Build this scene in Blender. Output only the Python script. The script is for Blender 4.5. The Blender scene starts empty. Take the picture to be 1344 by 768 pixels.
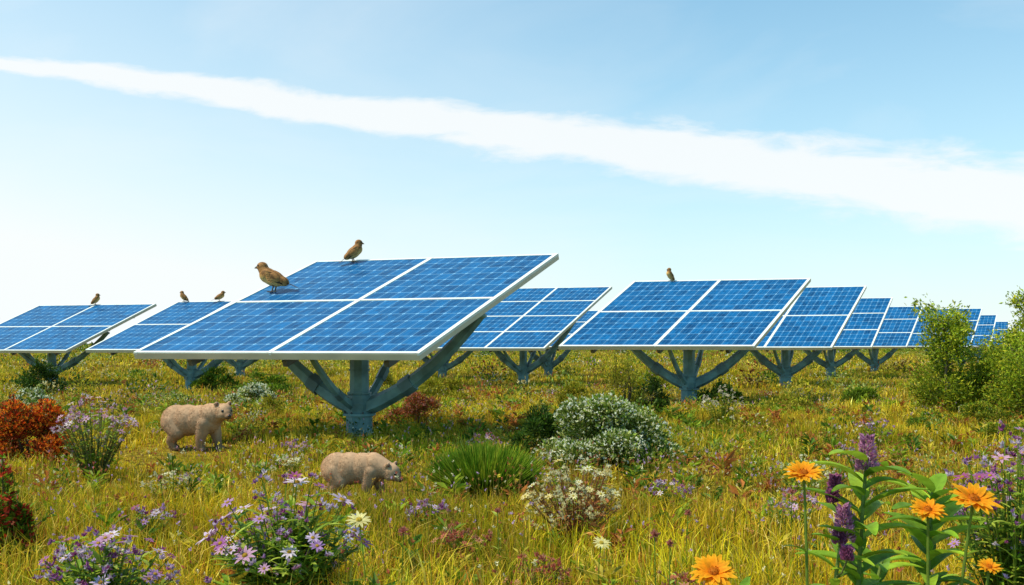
import bpy, math, random
import numpy as np
from mathutils import Vector, Matrix
rng=np.random.default_rng(7); random.seed(7)
scene=bpy.context.scene
scene.view_settings.view_transform='Standard'
try: scene.view_settings.look='None'
except Exception: pass
scene.view_settings.exposure=0
R=math.radians

# ---------------------------------------------------------------- helpers
_w=rng.normal(size=(10,2)); _ph=rng.uniform(0,6.28,10)
def noise2(x,y,s=1.0,k=0):
    x=np.asarray(x,float)/s; y=np.asarray(y,float)/s; o=0
    for i in range(6):
        j=(i+k)%10
        o=o+np.sin(_w[j,0]*x*(1+.35*i)+_w[j,1]*y*(1+.35*i)+_ph[j]+k*1.7+1.3*np.sin(_w[(j+3)%10,1]*x+_w[(j+5)%10,0]*y))
    return o/3.0
def gz(x,y):
    return 0.035*noise2(x,y,3.0,2)+0.02*noise2(x,y,1.0,4)
BEARS=[(-4.82,13.7),(-1.63,9.3)]
def grazed(x,y):
    """grass is trampled and grazed short around the two animals: returns height factor"""
    f=np.ones(np.shape(x))
    for (bx,by),rx,ry,lo in ((BEARS[0],.95,1.5,.28),(BEARS[1],.70,.9,.70)):
        d=((x-bx)/rx)**2+((y-(by-.5))/ry)**2
        f=np.minimum(f,lo+(1-lo)*np.clip((d-.5)/.8,0,1))
    return f

class B:
    def __init__(s): s.V=[];s.T=[];s.C=[];s.M=[];s.S=[];s.n=0
    def add(s,V,T,C,m=0,smooth=False):
        V=np.asarray(V,float).reshape(-1,3);T=np.asarray(T,int).reshape(-1,3)
        C=np.asarray(C,float)
        if C.ndim==1: C=np.tile(C,(len(V),1))
        s.V.append(V);s.T.append(T+s.n);s.C.append(C)
        s.M.append(np.full(len(T),m));s.S.append(np.full(len(T),smooth));s.n+=len(V)
    def obj(s,name,mats,loc=(0,0,0),parent=None):
        V=np.concatenate(s.V);T=np.concatenate(s.T);C=np.concatenate(s.C)
        me=bpy.data.meshes.new(name)
        me.vertices.add(len(V));me.vertices.foreach_set('co',(V-np.array(loc)).ravel())
        me.loops.add(len(T)*3);me.loops.foreach_set('vertex_index',T.ravel().astype(np.int32))
        me.polygons.add(len(T));me.polygons.foreach_set('loop_start',np.arange(0,len(T)*3,3,dtype=np.int32))
        me.polygons.foreach_set('material_index',np.concatenate(s.M).astype(np.int32))
        me.polygons.foreach_set('use_smooth',np.concatenate(s.S).astype(bool))
        a=me.color_attributes.new('Col','FLOAT_COLOR','POINT')
        a.data.foreach_set('color',np.concatenate([np.clip(C,0,1),np.ones((len(C),1))],1).ravel())
        me.update();me.validate()
        for m in mats: me.materials.append(m)
        o=bpy.data.objects.new(name,me);scene.collection.objects.link(o);o.location=loc
        if parent: o.parent=parent
        return o

def nrm(a): return a/np.maximum(np.linalg.norm(a,axis=-1,keepdims=True),1e-9)
def leaves(b,P,D,L,W,C,m=0,fold=.25,seed_n=None):
    P=np.asarray(P,float);n=len(P);D=nrm(np.asarray(D,float))
    if seed_n is None: seed_n=rng.normal(size=(n,3))
    S=nrm(np.cross(D,seed_n));N=np.cross(S,D)
    L=np.broadcast_to(L,(n,))[:,None];W=np.broadcast_to(W,(n,))[:,None]
    mid=P+D*L*.45
    V=np.stack([P,mid+S*W*.5+N*W*fold,P+D*L-N*L*.08,mid-S*W*.5+N*W*fold],1)
    i=np.arange(n)[:,None]*4
    T=np.concatenate([i+[0,1,2],i+[0,2,3]],1)
    b.add(V,T,np.repeat(C,4,0) if np.ndim(C)==2 else C,m)
def tube(b,pts,r,col,k=6,m=0,cap=True):
    pts=np.asarray(pts,float);n=len(pts)
    r=np.broadcast_to(r,(n,))
    t=nrm(np.gradient(pts,axis=0));up=np.array([0,0,1.]) if abs(t[0,2])<.9 else np.array([0,1.,0])
    V=[]
    for i in range(n):
        s=nrm(np.cross(t[i],up));q=np.cross(s,t[i])
        for j in range(k):
            a=2*math.pi*(j+.5)/k
            V.append(pts[i]+r[i]*(s*math.cos(a)+q*math.sin(a)))
    T=[]
    for i in range(n-1):
        for j in range(k):
            a=i*k+j;c=i*k+(j+1)%k
            T+=[(a,c,c+k),(a,c+k,a+k)]
    if cap:
        for j in range(1,k-1): T+=[(0,j+1,j),((n-1)*k,(n-1)*k+j,(n-1)*k+j+1)]
    b.add(V,T,col,m,k>8)
def blade(b,base,d,nrml,L,W,col,bend=.3,m=0,seg=6,shape=.45,fold=.18,tipcol=None):
    base=np.array(base,float);d=nrm(np.array(d,float));nrml=np.array(nrml,float)
    s=nrm(np.cross(d,nrml));nn=np.cross(s,d)
    V=[];C=[];p=base.copy()
    col=np.array(col);tc=col if tipcol is None else np.array(tipcol)
    for i in range(seg+1):
        t=i/seg;w=W*.5*(math.sin(math.pi*min(1,max(0,t**shape*1.0)))**.8 if 0<t<1 else (.12 if t==0 else 0.0))
        dd=d*math.cos(bend*t)-nn*math.sin(bend*t);n2=nn*math.cos(bend*t)+d*math.sin(bend*t)
        if i: p=p+dd*L/seg
        V+=[p+s*w+n2*w*fold*2,p,p-s*w+n2*w*fold*2]
        c=col*(1-t)+tc*t;C+=[c,c*.8,c]
    T=[]
    for i in range(seg):
        a=i*3
        T+=[(a,a+1,a+4),(a,a+4,a+3),(a+1,a+2,a+5),(a+1,a+5,a+4)]
    b.add(V,T,np.array(C),m,True)
def ell(b,c,r,col,m=0,nu=10,nv=7,rot=None):
    V=[];T=[]
    for i in range(nv+1):
        th=math.pi*i/nv
        for j in range(nu):
            ph=2*math.pi*j/nu
            v=np.array([math.sin(th)*math.cos(ph),math.sin(th)*math.sin(ph),math.cos(th)])*np.array(r)
            if rot is not None: v=rot@v
            V.append(v+np.array(c))
    for i in range(nv):
        for j in range(nu):
            a=i*nu+j;c2=i*nu+(j+1)%nu
            T+=[(a,a+nu,c2+nu),(a,c2+nu,c2)]
    b.add(V,T,col,m,True)
def frame_from(n):
    n=nrm(np.array(n,float));a=np.array([0,0,1.]) if abs(n[2])<.9 else np.array([1.,0,0])
    s=nrm(np.cross(n,a));return s,np.cross(n,s),n

# ---------------------------------------------------------------- materials
def newmat(name):
    m=bpy.data.materials.new(name);m.use_nodes=True;nt=m.node_tree
    for n in list(nt.nodes): nt.nodes.remove(n)
    return m,nt,nt.nodes,nt.links
def colmat(name,rough=.6,trans=.3,spec=.3,vary=.25,nscale=30,bump=0):
    m,nt,N,Lk=newmat(name)
    out=N.new('ShaderNodeOutputMaterial');p=N.new('ShaderNodeBsdfPrincipled')
    at=N.new('ShaderNodeAttribute');at.attribute_name='Col'
    tx=N.new('ShaderNodeTexNoise');tx.inputs['Scale'].default_value=nscale
    g=N.new('ShaderNodeNewGeometry');Lk.new(g.outputs['Position'],tx.inputs['Vector'])
    mr=N.new('ShaderNodeMapRange');mr.inputs[1].default_value=.3;mr.inputs[2].default_value=.7
    mr.inputs[3].default_value=1-vary;mr.inputs[4].default_value=1+vary
    Lk.new(tx.outputs['Fac'],mr.inputs[0])
    vm=N.new('ShaderNodeVectorMath');vm.operation='SCALE'
    Lk.new(at.outputs['Color'],vm.inputs[0]);Lk.new(mr.outputs[0],vm.inputs['Scale'])
    Lk.new(vm.outputs[0],p.inputs['Base Color'])
    p.inputs['Roughness'].default_value=rough;p.inputs['Specular IOR Level'].default_value=spec
    if bump:
        bm=N.new('ShaderNodeBump');bm.inputs['Strength'].default_value=bump;bm.inputs['Distance'].default_value=.02
        Lk.new(tx.outputs['Fac'],bm.inputs['Height']);Lk.new(bm.outputs[0],p.inputs['Normal'])
    if trans>0:
        tr=N.new('ShaderNodeBsdfTranslucent');Lk.new(vm.outputs[0],tr.inputs['Color'])
        mx=N.new('ShaderNodeMixShader');mx.inputs[0].default_value=trans
        Lk.new(p.outputs[0],mx.inputs[1]);Lk.new(tr.outputs[0],mx.inputs[2]);Lk.new(mx.outputs[0],out.inputs[0])
    else: Lk.new(p.outputs[0],out.inputs[0])
    return m
M_grass=colmat('grass_blades',.6,.36,.08,.2,8)
M_leaf=colmat('leaf',.5,.35,.18,.2,25)
M_petal=colmat('petal',.6,.4,.10,.12,60)
M_bark=colmat('bark',.85,0,.1,.35,40,.5)
M_fur=colmat('fur',.85,.08,.05,.12,22,0)
M_feather=colmat('feather',.7,0,.2,.3,60,.2)
M_steel=colmat('painted_steel',.5,0,.4,.35,4,.25)
M_frame=colmat('panel_frame',.4,0,.5,.08,3)
M_dark=colmat('glossy_dark',.2,0,.6,0,5)

def panel_mat():
    m,nt,N,Lk=newmat('solar_cells')
    out=N.new('ShaderNodeOutputMaterial');p=N.new('ShaderNodeBsdfPrincipled')
    uv=N.new('ShaderNodeUVMap');uv.uv_map='UVMap'
    def math_(op,a,b=None,c=None):
        n=N.new('ShaderNodeMath');n.operation=op
        for i,v in enumerate([a,b,c]):
            if v is None: continue
            if isinstance(v,(int,float)): n.inputs[i].default_value=v
            else: Lk.new(v,n.inputs[i])
        return n.outputs[0]
    sp=N.new('ShaderNodeSeparateXYZ');Lk.new(uv.outputs[0],sp.inputs[0])
    fx=math_('FRACT',sp.outputs[0]);fy=math_('FRACT',sp.outputs[1])
    ax=math_('ABSOLUTE',math_('SUBTRACT',fx,.5));ay=math_('ABSOLUTE',math_('SUBTRACT',fy,.5))
    line=math_('GREATER_THAN',math_('MAXIMUM',ax,ay),.468)
    dia=math_('GREATER_THAN',math_('ADD',ax,ay),.88)
    bx=math_('ABSOLUTE',math_('SUBTRACT',math_('FRACT',math_('MULTIPLY',fx,3.0)),.5))
    bus=math_('MULTIPLY',math_('LESS_THAN',bx,.035),.28)
    mx=math_('MAXIMUM',math_('MULTIPLY',line,.5),math_('MAXIMUM',math_('MULTIPLY',dia,.9),bus))
    fl=N.new('ShaderNodeVectorMath');fl.operation='FLOOR';Lk.new(uv.outputs[0],fl.inputs[0])
    wn=N.new('ShaderNodeTexWhiteNoise');Lk.new(fl.outputs[0],wn.inputs['Vector'])
    vo=N.new('ShaderNodeTexVoronoi');vo.inputs['Scale'].default_value=3.0;Lk.new(uv.outputs[0],vo.inputs['Vector'])
    sv=N.new('ShaderNodeSeparateColor');Lk.new(vo.outputs['Color'],sv.inputs[0])
    f=math_('ADD',math_('MULTIPLY',wn.outputs['Value'],.5),math_('MULTIPLY',sv.outputs[0],.5))
    cr=N.new('ShaderNodeMix');cr.data_type='RGBA'
    cr.inputs[6].default_value=(.001,.040,.13,1);cr.inputs[7].default_value=(.003,.125,.34,1)
    Lk.new(f,cr.inputs[0])
    c2=N.new('ShaderNodeMix');c2.data_type='RGBA';c2.inputs[7].default_value=(.20,.42,.64,1)
    Lk.new(mx,c2.inputs[0]);Lk.new(cr.outputs[2],c2.inputs[6])
    Lk.new(c2.outputs[2],p.inputs['Base Color'])
    dn=N.new('ShaderNodeTexNoise');dn.inputs['Scale'].default_value=.5;dn.inputs['Detail'].default_value=5;Lk.new(uv.outputs[0],dn.inputs['Vector'])
    rr=N.new('ShaderNodeMapRange');rr.inputs[3].default_value=.10;rr.inputs[4].default_value=.40;Lk.new(dn.outputs['Fac'],rr.inputs[0]);Lk.new(rr.outputs[0],p.inputs['Roughness'])
    p.inputs['Specular IOR Level'].default_value=.2
    Lk.new(p.outputs[0],out.inputs[0]);return m
M_pan=panel_mat()

# ---------------------------------------------------------------- ground
def ground():
    m,nt,N,Lk=newmat('meadow_soil')
    out=N.new('ShaderNodeOutputMaterial');p=N.new('ShaderNodeBsdfPrincipled')
    g=N.new('ShaderNodeNewGeometry')
    def nz(s,d=6):
        n=N.new('ShaderNodeTexNoise');n.inputs['Scale'].default_value=s;n.inputs['Detail'].default_value=d
        Lk.new(g.outputs['Position'],n.inputs['Vector']);return n.outputs['Fac']
    r1=N.new('ShaderNodeValToRGB');e=r1.color_ramp.elements
    e[0].position=.36;e[0].color=(.12,.105,.010,1);e[1].position=.64;e[1].color=(.34,.23,.022,1)
    Lk.new(nz(.25),r1.inputs[0])
    r2=N.new('ShaderNodeValToRGB');e=r2.color_ramp.elements
    e[0].position=.35;e[0].color=(.35,.28,.2,1);e[1].position=.6;e[1].color=(1,1,1,1)
    Lk.new(nz(6,8),r2.inputs[0])
    mx=N.new('ShaderNodeMix');mx.data_type='RGBA';mx.blend_type='MULTIPLY';mx.inputs[0].default_value=1
    Lk.new(r1.outputs[0],mx.inputs[6]);Lk.new(r2.outputs[0],mx.inputs[7]);Lk.new(mx.outputs[2],p.inputs['Base Color'])
    p.inputs['Roughness'].default_value=.95;p.inputs['Specular IOR Level'].default_value=.05
    bm=N.new('ShaderNodeBump');bm.inputs['Strength'].default_value=.8;bm.inputs['Distance'].default_value=.08
    Lk.new(nz(15,6),bm.inputs['Height']);Lk.new(bm.outputs[0],p.inputs['Normal']);Lk.new(p.outputs[0],out.inputs[0])
    rad=np.concatenate([[.01],np.geomspace(.5,3000,130)]);na=160
    V=[];T=[]
    for r in rad:
        a=np.arange(na)*2*math.pi/na;x=r*np.cos(a);y=r*np.sin(a)
        V.append(np.stack([x,y,gz(x,y)*(1 if r<120 else 0)],1))
    for i in range(len(rad)-1):
        a=np.arange(na);c=(a+1)%na
        T.append(np.stack([i*na+a,(i+1)*na+a,(i+1)*na+c],1));T.append(np.stack([i*na+a,(i+1)*na+c,i*na+c],1))
    b=B();b.add(np.concatenate(V),np.concatenate(T),(.1,.1,.03),0,True)
    b.obj('ground',[m])
ground()

# ---------------------------------------------------------------- grass
def wedge(n,d0,d1,half=.66,p=1.0):
    t=rng.random(n);d=(d0**(1+p)+t*(d1**(1+p)-d0**(1+p)))**(1/(1+p))
    return rng.uniform(-half,half,n)*d+rng.uniform(-.5,.5,n),d
PAL=np.array([[.40,.39,.012],[.72,.50,.016],[.84,.55,.045],[.17,.23,.010],[.84,.58,.12],[.58,.22,.03]])
def grass():
    b=B()
    def batch(n,d0,d1,h0,h1,w,clump,p=1.0):
        nc=max(1,n//clump);cx,cy=wedge(nc,d0,d1,p=p)
        hs=np.repeat(rng.uniform(.5,1.35,nc),clump);pal_c=np.repeat(rng.random(nc),clump)
        sp=.05+.006*np.repeat(cy,clump)
        x=np.repeat(cx,clump)+rng.normal(size=nc*clump)*sp;y=np.repeat(cy,clump)+rng.normal(size=nc*clump)*sp
        n=len(x);dens=noise2(x,y,1.4,1)*.5+.5
        keep=rng.random(n)<np.clip(.45+dens*.7,0,1);x=x[keep];y=y[keep];hs=hs[keep];pal_c=pal_c[keep];n=len(x)
        h=rng.uniform(h0,h1,n)*hs*(1+.3*noise2(x,y,2.2,3))*grazed(x,y)
        az=rng.uniform(0,2*math.pi,n);lean=np.abs(rng.normal(0,.42,n))+.05
        L=np.stack([np.cos(az)*lean,np.sin(az)*lean],1)
        wa=rng.uniform(0,math.pi,n);ww=w*rng.uniform(.6,1.4,n)
        S=np.stack([np.cos(wa),np.sin(wa),np.zeros(n)],1)*ww[:,None]*.5
        base=np.stack([x,y,gz(x,y)-.01],1)
        mid=base+np.stack([L[:,0]*h*.35,L[:,1]*h*.35,h*.58],1);tip=base+np.stack([L[:,0]*h*1.1,L[:,1]*h*1.1,h*np.clip(1-lean*.3,.5,1)],1)
        V=np.stack([base-S,base+S,mid-S*.75,mid+S*.75,tip],1)
        i=np.arange(n)[:,None]*5;T=np.concatenate([i+[0,1,3],i+[0,3,2],i+[2,3,4]],1)
        f=np.clip(noise2(x,y,3.5,5)*.65+.5+rng.normal(0,.18,n)+(pal_c-.5)*.6,0,1)
        C=PAL[0]*(1-f)[:,None]+PAL[1]*f[:,None]
        g=rng.random(n)-.12*noise2(x,y,1.8,7)
        C[g<.22]=PAL[2];C[(g>.22)&(g<.36)]=PAL[3];C[(g>.36)&(g<.46)]=PAL[4];C[(g>.46)&(g<.54)]=PAL[5]
        C=C*rng.uniform(.65,1.25,n)[:,None]*(1+.32*noise2(x,y,1.1,6))[:,None]
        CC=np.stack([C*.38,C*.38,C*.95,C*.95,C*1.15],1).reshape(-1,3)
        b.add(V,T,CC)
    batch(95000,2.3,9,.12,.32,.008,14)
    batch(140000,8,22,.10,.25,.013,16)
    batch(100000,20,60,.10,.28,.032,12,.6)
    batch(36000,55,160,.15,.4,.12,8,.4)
    b.obj('grass',[M_grass])
    b=B()
    def stalks(n,d0,d1,cols,hr,hs,sw):
        cx,cy=wedge(n//7,d0,d1);ci=rng.integers(0,len(cols),n//7)
        x=np.repeat(cx,7)+rng.normal(size=len(cx)*7)*.16;y=np.repeat(cy,7)+rng.normal(size=len(cx)*7)*.16;ci=np.repeat(ci,7);n=len(x)
        h=rng.uniform(hr[0],hr[1],n)*grazed(x,y)
        base=np.stack([x,y,gz(x,y)],1);tip=base+np.stack([rng.normal(0,.05,n),rng.normal(0,.05,n),h],1)
        S=np.zeros((n,3));wa=rng.uniform(0,3.14,n);S[:,0]=np.cos(wa)*sw;S[:,1]=np.sin(wa)*sw
        V=np.stack([base-S,base+S,tip+S*.6,tip-S*.6],1);i=np.arange(n)[:,None]*4
        b.add(V,np.concatenate([i+[0,1,2],i+[0,2,3]],1),np.tile([[.35,.25,.05]],(n*4,1)))
        C=np.array(cols)[ci]*rng.uniform(.7,1.2,n)[:,None]
        for k in range(6):
            D=rng.normal(size=(n,3));D[:,2]=np.abs(D[:,2])+.3
            sz=hs*rng.uniform(.6,1.3,n)
            leaves(b,tip-np.array([0,0,1])*rng.uniform(0,hs*1.2,n)[:,None],D,sz,sz*.55,C)
    stalks(2800,3.0,12,[(.6,.36,.10),(.52,.22,.06),(.46,.12,.06),(.8,.70,.42),(.6,.38,.60),(.55,.14,.08)],(.18,.45),.018,.0015)
    stalks(4200,8,30,[(.6,.38,.10),(.42,.12,.05),(.8,.72,.45),(.6,.34,.48),(.85,.65,.06),(.6,.36,.08)],(.15,.38),.028,.003)
    stalks(2600,28,80,[(.6,.40,.10),(.38,.14,.05),(.75,.66,.36)],(.2,.45),.065,.006)
    b.obj('meadow_wildflowers',[M_grass])
    b=B();n=1500;cx,cy=wedge(n,3.0,24)
    pal=np.array([(.16,.25,.012),(.27,.34,.018),(.38,.13,.025),(.46,.36,.03),(.09,.16,.012)])
    for x,y in zip(cx,cy):
        gf=float(grazed(x,y))
        if gf<.95: continue
        k=22;c=pal[rng.integers(0,5)];h=rng.uniform(.06,.30);r=rng.uniform(.05,.16)*(1+y*.02)
        a=rng.uniform(0,6.28,k);t=rng.random(k)
        P=np.stack([x+np.cos(a)*r*.3*t,y+np.sin(a)*r*.3*t,float(gz(x,y))+h*rng.random(k)],1)
        D=np.stack([np.cos(a),np.sin(a),rng.uniform(.2,1.2,k)],1);l=r*rng.uniform(.5,1.1,k)
        leaves(b,P,D,l,l*.34,c*rng.uniform(.7,1.3,(k,1)),seed_n=np.tile([0.,0,1.],(k,1))+rng.normal(0,.3,(k,3)))
    b.obj('meadow_weeds',[M_leaf])
grass()

# ---------------------------------------------------------------- shrubs
def shrub(name,x,y,rx,h,n,leaf,cols,fleck=None,fl_n=0,fl_s=.02,clumps=14,ry=None,stems=8,aspect=.45,low=.35):
    b=B();ry=ry or rx;z0=float(gz(x,y))
    th=rng.uniform(0,2*math.pi,clumps);el=rng.uniform(0,1,clumps)**1.1*math.pi/2;rr=rng.uniform(.5,.85,clumps)
    nl=int(clumps*low);el[:nl]=rng.uniform(-.1,.35,nl)
    cc=np.stack([x+rx*rr*np.cos(el)*np.cos(th),y+ry*rr*np.cos(el)*np.sin(th),z0+h*(.10+.78*rr*np.sin(el))],1)
    cr=rng.uniform(.22,.40,clumps)
    tone=rng.uniform(.65,1.3,clumps)
    k=rng.integers(0,clumps,n)
    d=nrm(rng.normal(size=(n,3)));d[:,2]=np.where(d[:,2]<-.5,-d[:,2],d[:,2])
    rad=cr[k]*(rng.uniform(0,1,n)**.4)
    P=cc[k]+d*rad[:,None]*np.array([rx,ry,h*.75])
    P[:,2]=np.maximum(P[:,2],z0+.01+rng.uniform(0,.05,n))
    dirs=d+rng.normal(0,.5,(n,3));dirs[:,2]+=.35
    ci=rng.integers(0,len(cols),n);C=np.array(cols)[ci]*tone[k][:,None]*rng.uniform(.65,1.25,n)[:,None]
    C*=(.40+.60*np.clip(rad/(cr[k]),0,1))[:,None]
    l=leaf*rng.uniform(.6,1.35,n)
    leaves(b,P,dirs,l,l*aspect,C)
    if fl_n:
        k=rng.integers(0,clumps,fl_n);d=nrm(rng.normal(size=(fl_n,3)));d[:,2]=np.abs(d[:,2])*1.0
        P=cc[k]+d*cr[k][:,None]*np.array([rx,ry,h*.75])*1.04
        fc=np.array(fleck)[rng.integers(0,len(fleck),fl_n)]*rng.uniform(.7,1.1,fl_n)[:,None]
        for q in range(3):
            D=rng.normal(size=(fl_n,3));D[:,2]+=.6
            s=fl_s*rng.uniform(.6,1.3,fl_n);leaves(b,P,D,s,s*.7,fc,2)
    for i in range(stems):
        c=cc[rng.integers(0,clumps)];p0=np.array([x+rng.normal(0,.08*rx),y+rng.normal(0,.08*rx),z0-.02])
        m=(p0+c)/2+np.array([rng.normal(0,.06),rng.normal(0,.06),.05*h])
        tube(b,[p0,m,c],[.02*h+.004,.012*h+.003,.003],(.10,.07,.045),5,1)
    for i in range(stems*2):
        c=cc[rng.integers(0,clumps)];dd=nrm(c-np.array([x,y,z0])+rng.normal(0,.15,3));e=c+dd*h*rng.uniform(.3,.5)
        tube(b,[c,e],.003+.002*h,(.12,.10,.04),4,1);kk=14
        P=c+(e-c)*rng.uniform(.3,1,kk)[:,None];D=dd+rng.normal(0,.6,(kk,3));leaves(b,P,D,leaf,leaf*aspect,np.array(cols)[rng.integers(0,len(cols),kk)]*1.1)
    return b.obj(name,[M_leaf,M_bark,M_petal],loc=(x,y,z0))
G1=[(.17,.26,.014),(.24,.32,.018),(.10,.16,.012)]
DG=[(.035,.08,.010),(.065,.13,.014),(.09,.15,.014)]
YG=[(.44,.40,.02),(.29,.30,.018),(.52,.42,.04)]
SG=[(.32,.40,.06),(.20,.28,.03),(.48,.50,.15),(.10,.16,.02)]
RD=[(.58,.06,.010),(.72,.15,.010),(.28,.025,.008),(.14,.11,.02),(.85,.28,.02)]
BR=[(.40,.08,.03),(.26,.11,.02),(.50,.15,.05),(.20,.17,.03)]
W=[(.88,.86,.70),(.80,.77,.50)]
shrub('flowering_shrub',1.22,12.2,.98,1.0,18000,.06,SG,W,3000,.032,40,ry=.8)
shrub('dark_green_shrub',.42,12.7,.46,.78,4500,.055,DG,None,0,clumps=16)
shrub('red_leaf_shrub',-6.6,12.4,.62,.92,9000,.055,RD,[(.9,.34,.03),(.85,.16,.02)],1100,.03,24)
shrub('red_leaf_shrub',-3.72,6.6,.24,.72,2400,.05,G1+[(.5,.04,.02)],[(.75,.08,.03)],150,.035,14)
shrub('flowering_shrub',-11.9,22.7,.6,.62,2500,.07,SG,W,500,.05)
shrub('dark_green_shrub',-15.5,30,.8,1.0,2500,.10,DG,None)
shrub('flowering_shrub',-6.6,23.2,.68,.70,3500,.07,SG,W,1100,.05,16)
shrub('green_shrub',-7.4,27.5,.8,.85,3000,.09,G1,None)
shrub('green_shrub',-10.3,31.5,.75,.9,2500,.09,G1,None)
shrub('reddish_shrub',-1.95,18.6,.62,.66,3500,.06,BR,[(.5,.2,.15)],300,.04)
shrub('yellow_green_shrub',-2.2,26,1.0,.75,3000,.09,YG,None)
shrub('dark_green_shrub',3.15,20.6,.5,.95,3000,.07,DG,None)
shrub('yellow_green_shrub',2.45,20.0,.62,1.45,2400,.06,YG,None,clumps=18,stems=14)
shrub('dark_green_shrub',5.4,23.5,.55,.75,2600,.08,DG,None)
shrub('green_shrub',8.9,23.6,.6,.62,2200,.08,G1,None)
shrub('yellow_green_shrub',6.2,21,.8,.45,1800,.07,YG,None)
shrub('green_shrub',12.8,26,.8,.7,2500,.09,G1,None)
shrub('yellow_green_shrub',-4.2,30,.8,.9,1800,.09,YG,None)
shrub('green_shrub',4.7,32,.9,.9,2200,.1,YG,None)
shrub('yellow_green_shrub',1.6,22.5,.5,.8,1600,.07,YG,None)
shrub('yellow_green_shrub',-5.3,20,.45,.5,1500,.06,YG,None)
shrub('green_shrub',7.3,16.5,.35,.3,1200,.05,G1,None)
def tussock(x,y,r,h,n):
    b=B();z0=float(gz(x,y));az=rng.uniform(0,2*math.pi,n);t=rng.random(n)**.6
    base=np.stack([x+np.cos(az)*t*r*.55,y+np.sin(az)*t*r*.55,np.full(n,z0)],1)
    D=np.stack([np.cos(az)*t*.85,np.sin(az)*t*.85,np.full(n,1.1)-t*.40],1)+rng.normal(0,.16,(n,3))
    C=np.array([(.18,.31,.02),(.30,.42,.025),(.11,.20,.015),(.40,.44,.04)])[rng.integers(0,4,n)]*rng.uniform(.7,1.3,n)[:,None]
    leaves(b,base,D,h*rng.uniform(.4,1.12,n),.009,C,fold=.1)
    b.obj('grass_tussock',[M_grass],loc=(x,y,z0))
tussock(-.29,9.7,.46,.54,6500)
tussock(-7.2,20,.4,.4,900)

def scrub():
    b=B()
    def clumps_(n,d0,d1,p,s0,h0,k0,lf):
        cx,cy=wedge(n,d0,d1,.72,p)
        for x,y in zip(cx,cy):
            if abs(x+4.8)<1.5 and 11<y<14.5: continue
            if abs(x+1.6)<1.1 and y<10.2: continue
            s=rng.uniform(.5,1.0)*(1+y*.006)*s0;h=rng.uniform(.35,.85)*(1+y*.0035)*h0
            pal=[G1,YG,YG,SG,BR,DG,G1,YG][rng.integers(0,8)];k=k0 if y<70 else k0//2
            d=nrm(rng.normal(size=(k,3)));d[:,2]=abs(d[:,2]);r=rng.random(k)**.4
            off=rng.normal(0,.35,(4,3))*[s,s,0];P=np.array([x,y,float(gz(x,y))])+d*r[:,None]*[s*.7,s*.7,h]+off[rng.integers(0,4,k)]
            C=np.array(pal)[rng.integers(0,len(pal),k)]*rng.uniform(.6,1.3,k)[:,None]
            l=(lf+y*.0016)*rng.uniform(.6,1.3,k);leaves(b,P,d+rng.normal(0,.5,(k,3)),l,l*.5,C)
            if rng.random()<.35:
                q=k//4;P=P[:q]+[0,0,.02];fc=np.array([(.85,.8,.62),(.66,.42,.58),(.8,.6,.12)][rng.integers(0,3)]);leaves(b,P,rng.normal(size=(q,3)),l[:q]*.7,l[:q]*.5,np.tile(fc,(q,1)))
    clumps_(190,9,30,1,.45,.45,150,.035)
    clumps_(520,26,210,.5,1,1,130,.09)
    k=42000;x=rng.uniform(-330,330,k);y=260+rng.normal(0,12,k);hh=2.0+1.0*noise2(x,y*0,9,3)+.7*noise2(x,y*0,2.5,1)
    P=np.stack([x,y,np.clip(hh,.8,5)*rng.random(k)**.7],1);C=np.array(G1+YG)[rng.integers(0,6,k)]*rng.uniform(.7,1.3,k)[:,None]*.8
    l=rng.uniform(.5,1.1,k);leaves(b,P,rng.normal(size=(k,3)),l,l*.7,C)
    b.obj('distant_scrub',[M_leaf])
scrub()

# ---------------------------------------------------------------- young trees at the right
def sapling(name,x,y,h,r,nleaf,leaf,cols,br=16,z_lo=.25):
    b=B();z0=float(gz(x,y));top=np.array([x+rng.normal(0,.1),y,z0+h*.95])
    tr=[np.array([x,y,z0-.05])+ (top-np.array([x,y,z0]))*t+np.array([rng.normal(0,.03),rng.normal(0,.03),0])*(t>0) for t in np.linspace(0,1,6)]
    tube(b,tr,np.linspace(.014*h+.01,.006,6),(.16,.12,.07),7,1)
    P=[];D=[]
    for i in range(br):
        t=rng.uniform(z_lo,.95);o=tr[0]+(top-tr[0])*t;a=rng.uniform(0,6.28);ln=r*(1.15-t*.75)*rng.uniform(.6,1.2)
        e=o+np.array([math.cos(a)*ln,math.sin(a)*ln,ln*rng.uniform(.3,1.0)]);m=(o+e)/2+[0,0,-.05*ln]
        tube(b,[o,m,e],[.006*h+.003,.006,.003],(.16,.12,.07),5,1)
        for q in range(5):
            s=rng.uniform(.3,1.05);c=o+(e-o)*s+rng.normal(0,.12*r,3);k=nleaf//(br*5)
            pp=c+rng.normal(0,.10*r+.03,(k,3));P.append(pp);D.append(np.tile(e-o,(k,1))+rng.normal(0,.6*ln+.1,(k,3)))
    P=np.concatenate(P);D=np.concatenate(D);n=len(P);P[:,2]=np.maximum(P[:,2],z0+.05)
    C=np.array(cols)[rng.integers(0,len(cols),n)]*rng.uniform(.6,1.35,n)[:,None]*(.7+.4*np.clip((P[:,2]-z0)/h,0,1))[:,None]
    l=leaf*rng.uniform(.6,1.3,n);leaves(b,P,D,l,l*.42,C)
    b.obj(name,[M_leaf,M_bark],loc=(x,y,z0))
TG=[(.36,.44,.02),(.26,.34,.018),(.54,.50,.03),(.14,.20,.014)]
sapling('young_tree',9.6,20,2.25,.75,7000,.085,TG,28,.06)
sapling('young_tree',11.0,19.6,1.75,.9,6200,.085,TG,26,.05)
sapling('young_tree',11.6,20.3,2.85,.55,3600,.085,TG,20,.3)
sapling('young_tree',10.4,18.6,1.35,.8,5200,.075,TG,24,.03)
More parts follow.
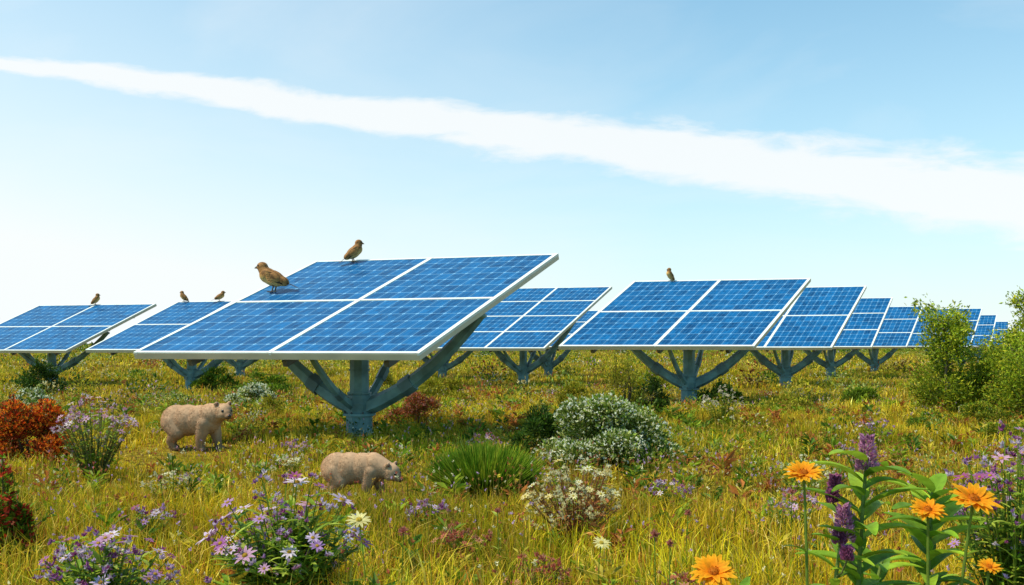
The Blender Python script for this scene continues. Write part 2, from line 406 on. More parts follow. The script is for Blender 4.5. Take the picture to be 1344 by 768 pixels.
sapling('young_tree',12.6,21,1.9,1.0,4200,.085,TG,22,.05)
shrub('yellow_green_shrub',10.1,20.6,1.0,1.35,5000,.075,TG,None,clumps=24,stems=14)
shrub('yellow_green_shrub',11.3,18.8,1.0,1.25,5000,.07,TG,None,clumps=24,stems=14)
shrub('green_shrub',8.9,17.2,.75,.5,2600,.06,YG+G1,None)
shrub('green_shrub',10.0,16.2,.8,.65,3200,.06,YG+G1,None)
shrub('green_shrub',8.1,14.6,.55,.42,2200,.05,YG+G1,None)

# ---------------------------------------------------------------- solar tables
def box8(b,p,col=(1,1,1),m=0):
    T=[(0,2,1),(0,3,2),(4,5,6),(4,6,7),(0,1,5),(0,5,4),(1,2,6),(1,6,5),(2,3,7),(2,7,6),(3,0,4),(3,4,7)]
    b.add(p,T,col,m)
def table(O,u,v,cols=2,rows=2,post=(.5,.5),th=.095,cells=(9,6)):
    O=np.array(O,float);u=np.array(u,float);v=np.array(v,float);n=nrm(np.cross(u,v))
    lu=np.linalg.norm(u);lv=np.linalg.norm(v);uh=u/lu;vh=v/lv
    c=O+u*post[0]+v*post[1]
    root=bpy.data.objects.new('solar_panel_array',None);scene.collection.objects.link(root)
    root.location=(c[0],c[1],0);root.empty_display_size=.3
    off=np.array([c[0],c[1],0.])
    def local(bb,name,mats):
        o=bb.obj(name,mats,loc=tuple(off));o.parent=root;o.location=(0,0,0);return o
    b=B();q=[O,O+u,O+u+v,O+v]
    box8(b,[p-n*th for p in q]+list(q),col=(.64,.54,.40))
    s=.042
    def bar(a,e,w,hh,col=(.74,.74,.70)):
        d=nrm(e-a);sd=np.cross(n,d)*w
        box8(b,[a-sd-n*.02,a+sd-n*.02,e+sd-n*.02,e-sd-n*.02][::-1]+[a-sd+n*hh,a+sd+n*hh,e+sd+n*hh,e-sd+n*hh][::-1],col=col)
    for i in range(cols+1):
        w=s if 0<i<cols else .035
        o=O+u*i/cols+(uh*w if i==0 else (-uh*w if i==cols else 0))
        bar(o+vh*.0,o+v,w,.02)
    for j in range(rows+1):
        o=O+v*j/rows+(vh*.035 if j==0 else (-vh*.035 if j==rows else 0))
        bar(o+uh*.07,o+u-uh*.07,.03,.017)
    local(b,'frame',[M_frame])
    b=B()
    for t in (.22,.5,.78):
        a=O+v*t-n*(th+.07);tube(b,[a+u*.04,a+u*.5,a+u*.96],.06,(.10,.11,.12),4)
    for t in (.15,.5,.85):
        a=O+u*t-n*(th+.19);tube(b,[a+v*.06,a+v*.5,a+v*.94],.07,(.10,.11,.12),4)
    local(b,'underside_rails',[M_steel])
    me=bpy.data.meshes.new('cells');vs=[];fs=[];uvs=[];g=.05
    for i in range(cols):
        for j in range(rows):
            a=O+u*i/cols+v*j/rows+uh*g+vh*g*.8+n*.008;du=u/cols-uh*2*g;dv=v/rows-vh*1.6*g
            k=len(vs);vs+=[tuple(a-off),tuple(a+du-off),tuple(a+du+dv-off),tuple(a+dv-off)];fs.append((k,k+1,k+2,k+3))
            ox=20*i+37*random.randint(0,9);oy=20*j+11*random.randint(0,9)
            uvs+=[(ox,oy),(ox+cells[0],oy),(ox+cells[0],oy+cells[1]),(ox,oy+cells[1])]
    me.from_pydata(vs,[],fs);l=me.uv_layers.new(name='UVMap')
    for i,w in enumerate(uvs): l.data[i].uv=w
    me.materials.append(M_pan);o=bpy.data.objects.new('solar_cells',me);scene.collection.objects.link(o);o.parent=root
    b=B();z0=float(gz(c[0],c[1]));SC=(.155,.265,.275)
    tz=c[2]-th-.22
    tube(b,[(c[0],c[1],z) for z in (z0-.1,z0+.40)],.225,SC,8)
    tube(b,[(c[0],c[1],z) for z in (z0+.40,z0+.44)],.28,SC,8)
    tube(b,[(c[0],c[1],z) for z in (z0+.44,z0+.60,z0+.74,z0+.78,tz-.1,tz+.08)],[.22,.245,.21,.165,.155,.155],SC,8)
    tube(b,[(c[0],c[1],z) for z in (z0+.76,z0+.79)],.21,SC,8)
    for zz in (z0+1.15,z0+1.45): tube(b,[(c[0],c[1],zz),(c[0],c[1],zz+.03)],.18,SC,8)
    for k in range(8):
        a=2*math.pi*(k+.5)/8;ell(b,(c[0]+.25*math.cos(a),c[1]+.25*math.sin(a),z0+.455),(.020,.020,.022),(.1,.1,.1),nu=6,nv=4)
    for dv_,wd in ((u*.43,.115),(-u*.43,.115),(v*.34,.065),(-v*.32,.065)):
        e=c+dv_-n*(th+.20);s0=np.array([c[0],c[1],z0+.50]);d=e-s0;dh=np.array([d[0],d[1],0])
        p1=s0+dh*.50+np.array([0,0,max(.05,d[2]*.20)]);pts=[]
        for t in np.linspace(0,1,12):
            pts.append((1-t)**2*s0+2*t*(1-t)*p1+t*t*e)
        tube(b,pts,np.linspace(wd*1.35,wd*.8,12),SC,6)
        ell(b,e,(wd*1.1,wd*1.1,.06),SC,nu=8,nv=5)
        pm=pts[4];tube(b,[pm,np.array(pts[5])],wd*1.38,(.12,.19,.21),6)
    local(b,'support_column',[M_steel])
    return root
V0=(2.14,3.39,1.75)
table((-5.95,14.3,1.47),(4.64,-1.45,0),V0,cells=(10,7))
table((-15.0,32,1.42),(4.7,-1.25,0),(2.1,3.2,1.85))
table((-22.5,36,1.38),(5.6,-1.5,0),(2.2,3.1,1.92))
table((-17.3,45.5,1.5),(4.7,-1.3,0),(2.2,3.1,1.8))
table((-6.8,43,1.45),(4.7,-1.3,0),(2.2,3.1,1.8))
table((-3.3,35,1.47),(4.5,-1.2,0),(3.0,4.4,2.58),2,4,cells=(9,4))
table((-.9,45,1.5),(3.5,-1,0),(2.0,3.4,1.9),2,3,cells=(8,4))
table((1.225,24,1.56),(4.85,-1.16,0),(2.37,2.87,1.92))
table((6.9,33.6,1.5),(4.45,-1.3,0),(2.6,3.5,2.42))
table((12.2,43.8,1.5),(4.6,-1.3,0),(2.45,3.5,2.5),2,3,cells=(8,4))
table((17.7,51.7,1.5),(4.2,-1.2,0),(2.5,3.5,2.4),2,3,cells=(8,4))
table((23.9,55.8,1.5),(3.7,-1,0),(2.5,3.4,2.45),2,3,cells=(7,4))
table((29.1,64.2,1.5),(4,-1.2,0),(2.2,3.2,2.3),2,3,cells=(8,4))
table((40,83,1.5),(4.6,-1.2,0),(1.7,3,2.3),2,3,cells=(8,4))

# ---------------------------------------------------------------- animals
def union_mesh(balls,voxel,smooth=6):
    import bmesh
    bm=bmesh.new()
    for c,r,rot in balls:
        mt=Matrix.Translation(Vector(c))@(rot.to_4x4() if rot else Matrix.Identity(4))@Matrix.Diagonal((r[0],r[1],r[2],1))
        bmesh.ops.create_icosphere(bm,subdivisions=3,radius=1,matrix=mt)
    me=bpy.data.meshes.new('tmp');bm.to_mesh(me);bm.free();o=bpy.data.objects.new('tmp',me);scene.collection.objects.link(o)
    m=o.modifiers.new('r','REMESH');m.mode='VOXEL';m.voxel_size=voxel
    s=o.modifiers.new('s','SMOOTH');s.iterations=smooth;s.factor=.5
    dg=bpy.context.evaluated_depsgraph_get();ev=o.evaluated_get(dg);me2=ev.to_mesh();me2.calc_loop_triangles()
    V=np.array([v.co[:] for v in me2.vertices]);N=np.array([v.normal[:] for v in me2.vertices]);T=np.array([t.vertices[:] for t in me2.loop_triangles])
    ev.to_mesh_clear();bpy.data.objects.remove(o);bpy.data.meshes.remove(me)
    return V,T,N
def chain(pts,rs,steps=7,sq=1.0):
    o=[]
    for i in range(len(pts)-1):
        a=np.array(pts[i],float);c=np.array(pts[i+1],float)
        for t in np.linspace(0,1,steps):
            r=rs[i]*(1-t)+rs[i+1]*t;o.append((a+(c-a)*t,(r,r*sq,r),None))
    return o
def animal_bear(x,y,scale,yaw,pose,dz=0):
    E=lambda c,r,ry=0:(np.array(c,float),r,Matrix.Rotation(ry,3,'Y') if ry else None)
    L=[E((-.27,0,.45),(.235,.205,.235)),E((-.08,0,.455),(.26,.215,.235)),E((.12,0,.46),(.24,.205,.225)),E((.27,0,.48),(.18,.18,.215)),
       E((-.48,0,.47),(.04,.04,.05))]
    if pose=='stand':
        hd=np.array([.54,-.04,.60]);L+=chain([(.30,0,.53),(.46,-.02,.58)],[.185,.135]);tilt=.18
    else:
        hd=np.array([.55,-.04,.42]);L+=chain([(.28,0,.50),(.46,-.02,.45)],[.185,.135]);tilt=.42
    ya=-.6 if pose=='stand' else -.3
    RH=(Matrix.Rotation(ya,3,'Z')@Matrix.Rotation(tilt,3,'Y'));Rn=np.array(RH)
    def H(c,r): return (hd+Rn@np.array(c,float),r,RH)
    L+=[H((0,0,0),(.13,.125,.12)),H((.07,0,-.02),(.10,.09,.085)),H((.03,.055,-.035),(.085,.065,.075)),H((.03,-.055,-.035),(.085,.065,.075)),
        H((.13,0,-.035),(.07,.055,.050)),H((.175,0,-.035),(.035,.045,.038)),
        H((-.04,.10,.105),(.022,.04,.042)),H((-.04,-.10,.105),(.022,.04,.042))]
    for sy,f in ((1,.05),(-1,-.05)):
        L+=chain([(.26,sy*.10,.42),(.27+f,sy*.115,.25),(.27+f*1.6,sy*.11,.13),(.28+f*1.8,sy*.11,.045)],[.12,.08,.056,.048]);L.append(E((.315+f*1.8,sy*.11,.035),(.068,.05,.036)))
    for sy,f in ((1,-.06),(-1,.06)):
        L+=chain([(-.30,sy*.09,.42),(-.25+f,sy*.125,.28),(-.36+f,sy*.12,.15),(-.34+f*1.3,sy*.115,.045)],[.15,.11,.058,.048]);L.append(E((-.30+f*1.3,sy*.115,.035),(.07,.05,.036)))
    V,T,N=union_mesh(L,.013,5)
    def colr(P):
        base=np.tile([.56,.335,.20],(len(P),1))
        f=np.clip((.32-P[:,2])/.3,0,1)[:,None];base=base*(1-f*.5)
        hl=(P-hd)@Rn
        m=np.clip((hl[:,0]-.08)/.08,0,1)[:,None]*(np.abs(hl[:,1])<.08)[:,None]*(hl[:,0]<.25)[:,None]*(np.abs(hl[:,2])<.1)[:,None]
        base=base*(1-m)+np.array([.30,.17,.10])*m
        return base*(1+.10*noise2(P[:,0]*6+P[:,2]*3,P[:,1]*6+P[:,2]*2,1.0,3))[:,None]
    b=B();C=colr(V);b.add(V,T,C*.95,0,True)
    tri=V[T];ar=np.linalg.norm(np.cross(tri[:,1]-tri[:,0],tri[:,2]-tri[:,0]),axis=1);n=26000
    k=rng.choice(len(T),n,p=ar/ar.sum());w=rng.dirichlet([1,1,1],n)
    P=(tri[k]*w[:,:,None]).sum(1);NN=nrm((N[T[k]]*w[:,:,None]).sum(1))
    D=NN*.40+np.array([-.8,0,-.45])+rng.normal(0,.2,(n,3));hl=(P-hd)@Rn
    ln=np.where(hl[:,0]>.06,.008,.022)*rng.uniform(.6,1.3,n)
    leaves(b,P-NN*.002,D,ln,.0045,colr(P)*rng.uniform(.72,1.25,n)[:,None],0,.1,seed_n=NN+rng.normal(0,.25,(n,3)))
    dk=(.012,.01,.009)
    for sy in (1,-1):
        ell(b,hd+Rn@np.array([.104,sy*.066,.030]),(.021,.018,.021),dk,1)
        ell(b,hd+Rn@np.array([-.020,sy*.102,.105]),(.012,.024,.026),(.22,.10,.07),0)
    ell(b,hd+Rn@np.array([.208,0,-.020]),(.020,.036,.025),(.035,.02,.02),1)
    tube(b,[hd+Rn@np.array(p) for p in ((.18,-.042,-.058),(.205,-.0,-.064),(.18,.042,-.058))],.005,dk,5,1)
    o=b.obj('bear',[M_fur,M_dark]);o.location=(x,y,float(gz(x,y))+dz);o.rotation_euler=(0,0,yaw);o.scale=(scale,)*3
    return o
animal_bear(-4.80,13.7,1.0,R(-14),'stand')
animal_bear(-1.60,9.3,.70,R(-8),'graze')

def bird(x,y,z,scale,yaw,pitch=.5,name='sparrow'):
    P_=Matrix.Rotation(-pitch,3,'Y');Pn=np.array(P_);bc=np.array([0,0,.105])
    def H(c,r,extra=0): return (bc+Pn@np.array(c,float),r,P_@Matrix.Rotation(extra,3,'Y'))
    L=[H((0,0,0),(.095,.058,.06)),H((.045,0,.004),(.065,.056,.058)),H((-.07,0,.004),(.06,.04,.038)),
       H((.085,0,.03),(.045,.04,.04))]
    hc=bc+Pn@np.array([.108,0,.050]);L.append((hc,(.043,.037,.038),None))
    V,T,N=union_mesh(L,.006,5)
    hl=(V-bc)@Pn
    C=np.tile([.34,.15,.045],(len(hl),1))
    belly=np.clip((-hl[:,2]+.0)/.03,0,1)[:,None]*(1-np.clip((V[:,2:3]-.18)/.02,0,1));C=C*(1-belly)+np.array([.72,.42,.14])*belly
    st=(np.sin(hl[:,1]*260+hl[:,0]*25)>.35)&(hl[:,2]>0);C[st]*=.5
    thr=(np.linalg.norm(V-(hc+[.018,0,-.035]),axis=1)<.024);C[thr]=[.10,.05,.02]
    b=B();b.add(V,T,C,0,True)
    for sy in (1,-1):
        for i in range(7):
            t=i/6;base=bc+Pn@np.array([.045-.035*t,sy*.052,.030-.028*t]);d=Pn@np.array([-1,-sy*.10,-.10-.06*t])
            blade(b,base,d,Pn@np.array([0,sy*1.,.35]),.135-.02*t,.030,(.20-.06*t,.095-.02*t,.03),.1,0,5,.5,.05,tipcol=(.04,.025,.015))
        for i in range(5):
            base=bc+Pn@np.array([.055-.01*i,sy*.056,.026-.012*i]);blade(b,base,Pn@np.array([-1,0,-.1]),Pn@np.array([0,sy*1.,.2]),.05,.02,(.46,.22,.07),.1,0,4)
    for i in range(6):
        t=(i-2.5)/2.5;base=bc+Pn@np.array([-.10,t*.014,.004]);blade(b,base,Pn@np.array([-1,t*.10,-.02]),Pn@np.array([0,0,1.]),.12,.022,(.10,.06,.03),.05,0,5,.35,.05)
    tube(b,[hc+[.036,0,-.002],hc+[.050,0,-.005],hc+[.062,0,-.010]],[.012,.008,.0015],(.12,.09,.06),6,1)
    for sy in (1,-1):
        ell(b,hc+[.020,sy*.030,.008],(.007,.006,.007),(.01,.01,.01),1)
        tube(b,[(-.005,sy*.028,.075),(-.012,sy*.026,.04),(0,sy*.026,.004)],[.014,.006,.005],(.16,.09,.05),6,1)
        for a in (-.5,0,.5,3.14): tube(b,[(0,sy*.026,.005),(.035*math.cos(a),sy*.026+.035*math.sin(a),.003)],.0035,(.14,.08,.05),5,1)
    o=b.obj(name,[M_feather,M_dark]);o.location=(x,y,z);o.rotation_euler=(0,0,yaw);o.scale=(scale,)*3;return o
def on_table(O,u,v,s,t): 
    p=np.array(O)+np.array(u)*s+np.array(v)*t;n=nrm(np.cross(u,v));return p+n*.02
mO,mu,mv=(-5.95,14.3,1.47),(4.64,-1.45,0),V0
p=on_table(mO,mu,mv,.19,.965);bird(*p,1.75,R(25),.65)
p=on_table(mO,mu,mv,.09,.60);bird(*p,2.4,R(172),.36)
p=on_table((-22.5,36,1.38),(5.6,-1.5,0),(2.2,3.1,1.92),.50,.99);bird(*p,1.9,R(20),.8)
p=on_table((-15.0,32,1.42),(4.7,-1.25,0),(2.1,3.2,1.85),.06,.99);bird(*p,1.7,R(170),.7)
p=on_table((-15.0,32,1.42),(4.7,-1.25,0),(2.1,3.2,1.85),.38,.99);bird(*p,1.7,R(15),.5)
p=on_table((1.225,24,1.56),(4.85,-1.16,0),(2.37,2.87,1.92),.22,.985);bird(*p,1.5,R(200),.9)

# ---------------------------------------------------------------- foreground flowers
def daisy(b,c,n,Rr,npet,pc,cc,cup=.25,wid=.34,tip=None,lay=1):
    s,q,n=frame_from(n);c=np.array(c,float)
    for k in range(lay):
        for i in range(npet):
            a=2*math.pi*(i+.5*k)/npet+rng.normal(0,.06);d=s*math.cos(a)+q*math.sin(a)
            cu=cup+.25*k+rng.normal(0,.10)
            dd=d*math.cos(cu)+n*math.sin(cu)
            pcj=np.array(pc)*rng.uniform(.8,1.15)
            blade(b,c+d*Rr*.12,dd,n*math.cos(cu)-d*math.sin(cu),Rr*(1-.15*k)*rng.uniform(.82,1.08),Rr*wid,pcj,.35,2,6,.62,.10,tipcol=tip)
    rot=np.stack([s,q,n],1);ell(b,c+n*Rr*.04,(Rr*.24,Rr*.24,Rr*.14),cc,2,10,6,rot)
    for i in range(30):
        a=rng.uniform(0,6.28);r=Rr*.23*math.sqrt(rng.random());p=c+(s*math.cos(a)+q*math.sin(a))*r+n*Rr*.12
        leaves(b,[p],[n+rng.normal(0,.3,3)],Rr*.1,Rr*.05,np.array([cc])*rng.uniform(.7,1.5),2)
def stem_curve(p0,p1,sag=.1,k=7):
    p0=np.array(p0,float);p1=np.array(p1,float);m=np.array([p0[0]*.6+p1[0]*.4,p0[1]*.6+p1[1]*.4,p0[2]+(p1[2]-p0[2])*.55]);m[:2]+=rng.normal(0,sag*.2,2)
    return [(1-t)**2*p0+2*t*(1-t)*m+t*t*p1 for t in np.linspace(0,1,k)]
SGc=(.20,.28,.03)
def stem_leaves(b,pts,n,L,Wd,cols,t0=.1,t1=.95):
    pts=np.array(pts)
    for i in range(n):
        t=rng.uniform(t0,t1)*(len(pts)-1);k=int(min(t,len(pts)-2));p=pts[k]+(pts[k+1]-pts[k])*(t-k)
        a=rng.uniform(0,6.28);d=np.array([math.cos(a),math.sin(a),rng.uniform(.35,1.1)])
        c=np.array(cols[rng.integers(0,len(cols))])*rng.uniform(.7,1.3)
        l=L*rng.uniform(.6,1.2);blade(b,p,d,np.array([-math.cos(a)*.6,-math.sin(a)*.6,1.]),l,Wd*l/L,c,rng.uniform(.3,1.0),0,5,.6)
LF=[(.19,.31,.022),(.28,.40,.028),(.12,.20,.018),(.38,.45,.06)]
PU=[(.50,.27,.56),(.42,.14,.38),(.70,.52,.72),(.38,.09,.26),(.62,.34,.50),(.78,.64,.74)]
def clump(name,x,y,r,h,ns,fl,pcols,cc,flR=(.025,.05),npet=9,leaf=(.10,.022),lcols=LF,nleaf=9,scol=SGc,buds=2,hvar=.3,upper=.85):
    b=B();z0=float(gz(x,y))
    for i in range(ns):
        a=rng.uniform(0,6.28);t=math.sqrt(rng.random());hh=h*(1-hvar*t*t-rng.uniform(0,hvar*.9))
        p1=np.array([x+r*t*math.cos(a),y+r*t*math.sin(a),z0+hh]);p0=np.array([x+r*.18*math.cos(a)*t,y+r*.18*math.sin(a)*t,z0-.02])
        pts=stem_curve(p0,p1);tube(b,pts,np.linspace(.006,.003,len(pts)),scol,5,0)
        stem_leaves(b,pts,nleaf,leaf[0],leaf[1],lcols,.15,upper)
        n=np.array([math.cos(a)*t*.7,math.sin(a)*t*.7-.25,1.0])
        if i<fl:
            R_=rng.uniform(*flR);pc=pcols[rng.integers(0,len(pcols))]
            daisy(b,p1,n,R_,npet,pc,cc,.3,.3,tip=np.array(pc)*1.25)
        else:
            for q in range(buds+2):
                c=p1+rng.normal(0,.02,3);pc=np.array(pcols[rng.integers(0,len(pcols))])
                for w in range(8):
                    d=rng.normal(size=3)*.6+n;leaves(b,[c],[d],rng.uniform(.018,.036),.013,np.array([pc*rng.uniform(.6,1.1)]),2)
        if rng.random()<.6:
            k=rng.integers(3,5);e=pts[k]+np.array([rng.normal(0,.07),rng.normal(0,.07),rng.uniform(.05,.12)])
            tube(b,[pts[k],(pts[k]+e)/2+[0,0,.01],e],.0028,scol,5,0);pc=np.array(pcols[rng.integers(0,len(pcols))])
            for w in range(10): leaves(b,[e],[rng.normal(size=3)*.6+[0,0,.8]],rng.uniform(.015,.032),.011,np.array([pc*rng.uniform(.6,1.1)]),2)
    return b.obj(name,[M_leaf,M_bark,M_petal],loc=(x,y,z0))
YC=(.55,.34,.04)
clump('purple_wildflowers',-1.34,5.4,.46,.86,76,38,PU,YC,(.035,.085),10,(.17,.034),nleaf=13,hvar=.4)
clump('purple_wildflowers',-2.32,5.2,.38,.60,60,26,PU,YC,(.028,.055),10,(.13,.028),nleaf=11,hvar=.4)
clump('purple_wildflowers',2.75,5.0,.36,1.14,66,22,PU,YC,(.03,.06),9,(.13,.028),nleaf=12)
clump('pink_wildflowers',-4.95,10.8,.46,1.02,66,26,[(.75,.44,.60),(.66,.30,.50),(.82,.66,.73)],(.5,.35,.1),(.035,.06),7,(.11,.024),nleaf=9,scol=(.2,.18,.06),hvar=.28)
clump('cream_wildflowers',.50,7.2,.42,.68,64,26,[(.84,.74,.40),(.78,.64,.28),(.86,.80,.54)],(.6,.46,.06),(.026,.046),9,(.10,.022),nleaf=9,scol=(.30,.12,.05),lcols=[(.20,.25,.04),(.30,.18,.05),(.42,.14,.05)],buds=4,hvar=.4)
clump('cream_wildflowers',4.0,17.5,.45,.78,40,12,[(.8,.70,.55),(.7,.56,.45)],(.5,.4,.1),(.04,.06),7,(.12,.03),nleaf=9,lcols=YG)
PK=[(.65,.36,.50),(.6,.2,.2),(.72,.5,.66)]
for (x,y,r,h,kind) in ((2.35,7.6,.22,.42,0),(-.35,6.4,.20,.34,3),(-3.3,8.8,.25,.34,1),(-2.9,7.2,.2,.36,2),(.15,5.5,.2,.34,3),(-.7,7.6,.18,.3,2),(1.5,8.6,.22,.34,2),(3.1,9.6,.28,.42,1),(-5.6,9.6,.25,.5,0),(-2.6,10.8,.22,.34,1),(-.4,13.2,.25,.36,0),(3.6,7.2,.22,.42,2),(4.4,11.5,.3,.5,0),(-3.0,12.6,.22,.3,2),(.95,5.1,.16,.28,3),(5.6,14,.3,.5,2),(-7.4,15,.3,.5,0)):
    pc,lc,c0=[(PK,LF,YC),([(.86,.80,.56),(.8,.72,.42)],YG,(.6,.45,.08)),(PU,LF+YG,YC),([(.55,.15,.10),(.6,.26,.16)],BR+YG,(.4,.2,.06))][kind]
    clump(['pink_wildflowers','cream_wildflowers','purple_wildflowers','red_wildflowers'][kind],x,y,r,h,18,7,pc,c0,(.02,.042),8,(.09,.022),nleaf=7,lcols=lc)
for (x,y,h,s) in ((.72,4.6,.62,.035),(-.62,5.2,.52,.035),(.85,4.9,.5,.03),(.4,4.4,.40,.05),(-.1,6.2,.45,.03),(.76,4.2,.3,.04),(2.0,6.5,.5,.03),(-2.9,7.5,.5,.03),(-.84,5.0,.63,.062),(.55,5.6,.36,.05),(1.2,6.2,.42,.03)):
    b=B();z0=float(gz(x,y));p=np.array([x,y,z0+h]);cr=s>.045
    pts=stem_curve((x+rng.normal(0,.04),y,z0),p);tube(b,pts,.0035,SGc,5,0);stem_leaves(b,pts,6,.10,.018,LF+YG)
    if cr: daisy(b,p,(.1,-.5,1),s*1.2,14,(.86,.76,.34),(.62,.45,.06),.2,.25)
    else:
        for w in range(70):
            d=nrm(rng.normal(size=3)*.8+[0,0,.7]);leaves(b,[p],[d],s*rng.uniform(.7,1.2),s*.25,np.array([[.50,.18,.14]])*rng.uniform(.5,1.5),2)
    b.obj('daisy' if cr else 'thistle',[M_leaf,M_bark,M_petal],loc=(x,y,z0))
OR=(.95,.26,.006)
for (x,y,z,r,n) in ((1.218,3.8,1.065,.082,(-.1,-.45,1)),(1.826,3.6,.99,.10,(.05,-.55,1)),(1.69,3.7,.93,.075,(-.05,-.5,1)),(.93,4.2,.55,.11,(-.1,-.6,1)),(2.15,4.1,.60,.055,(0,-.5,1))):
    b=B();z0=float(gz(x,y));pts=stem_curve((x+rng.normal(0,.06),y+.05,z0),(x,y,z),.2,10);tube(b,pts,np.linspace(.008,.005,10),(.2,.28,.04),6,0)
    nn=nrm(np.array(n,float));ell(b,np.array([x,y,z])-nn*r*.08,(r*.22,r*.22,r*.18),(.12,.2,.04),0)
    daisy(b,(x,y,z),n,r,16,OR,(.55,.15,.01),.22,.32,tip=(.95,.50,.02),lay=2)
    stem_leaves(b,pts,5,.16,.036,LF,.15,.75)
    b.obj('orange_daisy',[M_leaf,M_bark,M_petal],loc=(x,y,z0))
def spike(b,p,h,r,col):
    for i in range(240):
        t=rng.random();a=rng.uniform(0,6.28);rr=r*(1-t*.75);c=np.array(p)+[math.cos(a)*rr*.6,math.sin(a)*rr*.6,h*t]
        d=np.array([math.cos(a),math.sin(a),.9]);leaves(b,[c],[d],rng.uniform(.018,.035),.015,np.array([col])*rng.uniform(.45,1.5),2)
def bigleaf(x,y,h,sp,n,L,Wd,spk=True,name='broadleaf_wildflower'):
    b=B();z0=float(gz(x,y));pts=stem_curve((x-.05,y,z0),(x,y,z0+h),.15,12);tube(b,pts,np.linspace(.013,.007,12),(.22,.28,.06),7,0)
    pts=np.array(pts)
    for i in range(n):
        t=.30+.68*(i+.5)/n;k=t*11;j=int(min(k,10));p=pts[j]+(pts[j+1]-pts[j])*(k-j);a=i*2.4+rng.normal(0,.2)
        d=np.array([math.cos(a),math.sin(a)*.9,rng.uniform(.35,1.15)]);l=L*rng.uniform(.65,1.1)*(1.15-.5*abs(t-.7))
        c=np.array([(.20,.34,.022),(.30,.43,.03),(.13,.24,.018)][i%3])*rng.uniform(.85,1.2)
        blade(b,p,d,np.array([-math.cos(a)*.6,-math.sin(a)*.6,1.]),l,Wd*l/L,c,rng.uniform(.4,1.1),0,9,.7,.22,tipcol=c*1.2)
    if spk: spike(b,pts[-1]-[0,0,.06],.15,.055,(.52,.22,.38))
    for q in range(sp):
        a=rng.uniform(0,6.28);k=rng.integers(6,10);e=pts[k]+np.array([math.cos(a)*.12,math.sin(a)*.12,rng.uniform(.05,.14)])
        tube(b,[pts[k],(pts[k]+e)/2-[0,0,.02],e],.004,(.2,.2,.08),5,0);spike(b,e,.05,.022,(.40,.12,.26))
    return b.obj(name,[M_leaf,M_bark,M_petal],loc=(x,y,z0))
bigleaf(1.54,3.95,1.12,3,26,.30,.085)
bigleaf(1.42,3.9,.82,1,14,.18,.05)
bigleaf(2.08,4.5,.90,0,26,.28,.10,False)
bigleaf(1.75,4.3,.60,0,16,.24,.07,False)
bigleaf(2.9,4.6,.7,1,18,.24,.07,False)
bigleaf(1.1,4.4,.35,0,12,.18,.05,False)
bigleaf(-2.7,5.6,.40,0,14,.16,.05,False)
bigleaf(2.4,4.2,.45,0,14,.2,.06,False)

# ---------------------------------------------------------------- sky, sun, camera
az=R(-104);elv=R(58)
w=bpy.data.worlds.new('World');scene.world=w;w.use_nodes=True;nt=w.node_tree;N=nt.nodes;Lk=nt.links
for n in list(N): N.remove(n)
out=N.new('ShaderNodeOutputWorld');bg=N.new('ShaderNodeBackground');bg.inputs[1].default_value=.15
sky=N.new('ShaderNodeTexSky');sky.sky_type='NISHITA';sky.sun_disc=False;sky.sun_elevation=elv;sky.sun_rotation=az
sky.air_density=1.0;sky.dust_density=1.0;sky.ozone_density=1.2
tint=N.new('ShaderNodeMix');tint.data_type='RGBA';tint.blend_type='MULTIPLY';tint.inputs[0].default_value=1;tint.inputs[7].default_value=(.62,1.34,1.34,1);Lk.new(sky.outputs[0],tint.inputs[6])
tc=N.new('ShaderNodeTexCoord');sp=N.new('ShaderNodeSeparateXYZ');Lk.new(tc.outputs['Generated'],sp.inputs[0])
def mt(op,a,b_=None,c=None,cl=False):
    n=N.new('ShaderNodeMath');n.operation=op;n.use_clamp=cl
    for i,v in enumerate([a,b_,c]):
        if v is None: continue
        if isinstance(v,(int,float)): n.inputs[i].default_value=v
        else: Lk.new(v,n.inputs[i])
    return n.outputs[0]
X,Y,Z=sp.outputs;yc=mt('MAXIMUM',Y,.08);u_=mt('DIVIDE',X,yc);v_=mt('DIVIDE',Z,yc)
cb=N.new('ShaderNodeCombineXYZ');Lk.new(u_,cb.inputs[0]);Lk.new(mt('MULTIPLY',v_,3.2),cb.inputs[1])
def nz(s,d,r,dist=0):
    n=N.new('ShaderNodeTexNoise');n.inputs['Scale'].default_value=s;n.inputs['Detail'].default_value=d;n.inputs['Roughness'].default_value=r;n.inputs['Distortion'].default_value=dist
    Lk.new(cb.outputs[0],n.inputs['Vector']);return n.outputs['Fac']
n1=nz(2.6,6,.6,.3);n2=nz(9,6,.6,.4)
cen=mt('ADD',mt('MULTIPLY',u_,-.128),mt('ADD',.212,mt('MULTIPLY',n1,.045)))
hw=mt('MAXIMUM',mt('ADD',.027,mt('MULTIPLY',u_,.034)),.006)
dist=mt('DIVIDE',mt('ABSOLUTE',mt('SUBTRACT',v_,cen)),hw)
dist=mt('ADD',dist,mt('MULTIPLY',mt('SUBTRACT',n2,.5),1.7))
band=mt('SUBTRACT',1.25,dist,cl=True)
mrn=N.new('ShaderNodeMapRange');mrn.interpolation_type='SMOOTHSTEP';mrn.inputs[1].default_value=0;mrn.inputs[2].default_value=.7;Lk.new(band,mrn.inputs[0])
fwd=N.new('ShaderNodeMapRange');fwd.inputs[1].default_value=.08;fwd.inputs[2].default_value=.4;Lk.new(Y,fwd.inputs[0])
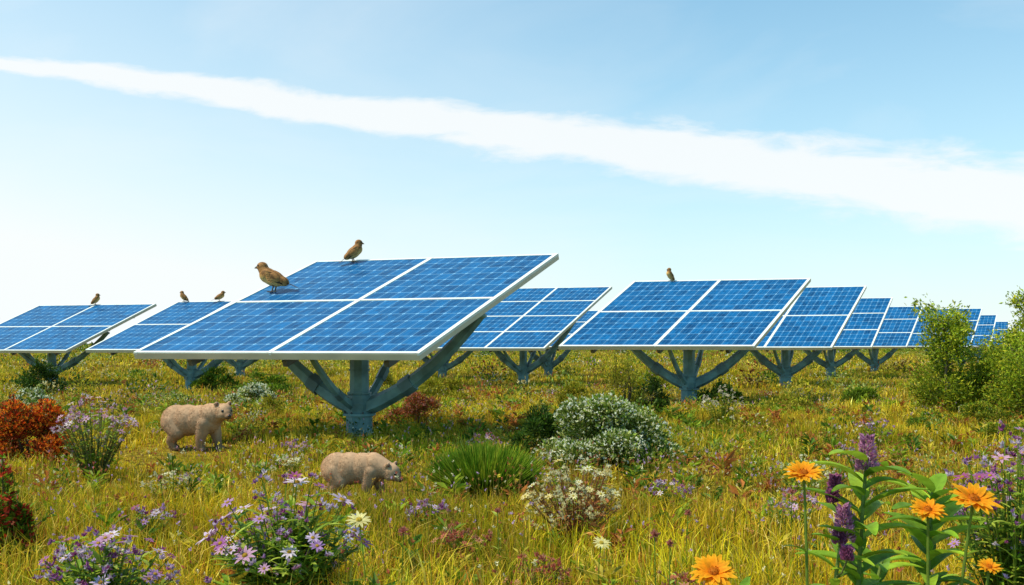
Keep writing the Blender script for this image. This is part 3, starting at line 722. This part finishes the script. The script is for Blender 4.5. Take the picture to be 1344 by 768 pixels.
wisp=N.new('ShaderNodeMapRange');wisp.inputs[1].default_value=.45;wisp.inputs[2].default_value=.8;wisp.inputs[4].default_value=.40;Lk.new(nz(1.7,7,.55,.6),wisp.inputs[0])
cl=mt('MULTIPLY',mt('MAXIMUM',mt('MULTIPLY',mrn.outputs[0],.88),wisp.outputs[0]),fwd.outputs[0])
zz=mt('MAXIMUM',Z,0)
e5=mt('POWER',2.718,mt('MULTIPLY',zz,-4.6));e2=mt('POWER',2.718,mt('MULTIPLY',zz,-1.6))
side=mt('MULTIPLY',mt('MULTIPLY',mt('SUBTRACT',.16,X),.7,cl=True),e2)
front=N.new('ShaderNodeMapRange');front.interpolation_type='SMOOTHSTEP';front.inputs[1].default_value=-.2;front.inputs[2].default_value=.65;front.inputs[3].default_value=.22;Lk.new(Y,front.inputs[0])
haze=mt('MULTIPLY',mt('ADD',e5,side,cl=True),front.outputs[0])
m1=N.new('ShaderNodeMix');m1.data_type='RGBA';m1.inputs[7].default_value=(6.3,6.65,6.65,1);Lk.new(haze,m1.inputs[0]);Lk.new(tint.outputs[2],m1.inputs[6])
m2=N.new('ShaderNodeMix');m2.data_type='RGBA';m2.inputs[7].default_value=(6.5,6.65,6.65,1);Lk.new(cl,m2.inputs[0]);Lk.new(m1.outputs[2],m2.inputs[6])
Lk.new(m2.outputs[2],bg.inputs[0]);Lk.new(bg.outputs[0],out.inputs[0])
sd=bpy.data.lights.new('sun','SUN');sd.energy=5.0;sd.angle=R(.5);sd.color=(1,.91,.70)
so=bpy.data.objects.new('sun',sd);scene.collection.objects.link(so)
dv=Vector((math.sin(az)*math.cos(elv),math.cos(az)*math.cos(elv),math.sin(elv)))
so.rotation_euler=dv.to_track_quat('Z','Y').to_euler();so.location=dv*50
cd=bpy.data.cameras.new('camera');cam=bpy.data.objects.new('camera',cd);scene.collection.objects.link(cam)
cam.location=(0,0,1.6);cam.rotation_euler=(R(90),0,0);cd.lens=32;cd.sensor_width=36;cd.shift_y=69/1344;cd.clip_end=6000;cd.clip_start=.1
scene.camera=cam
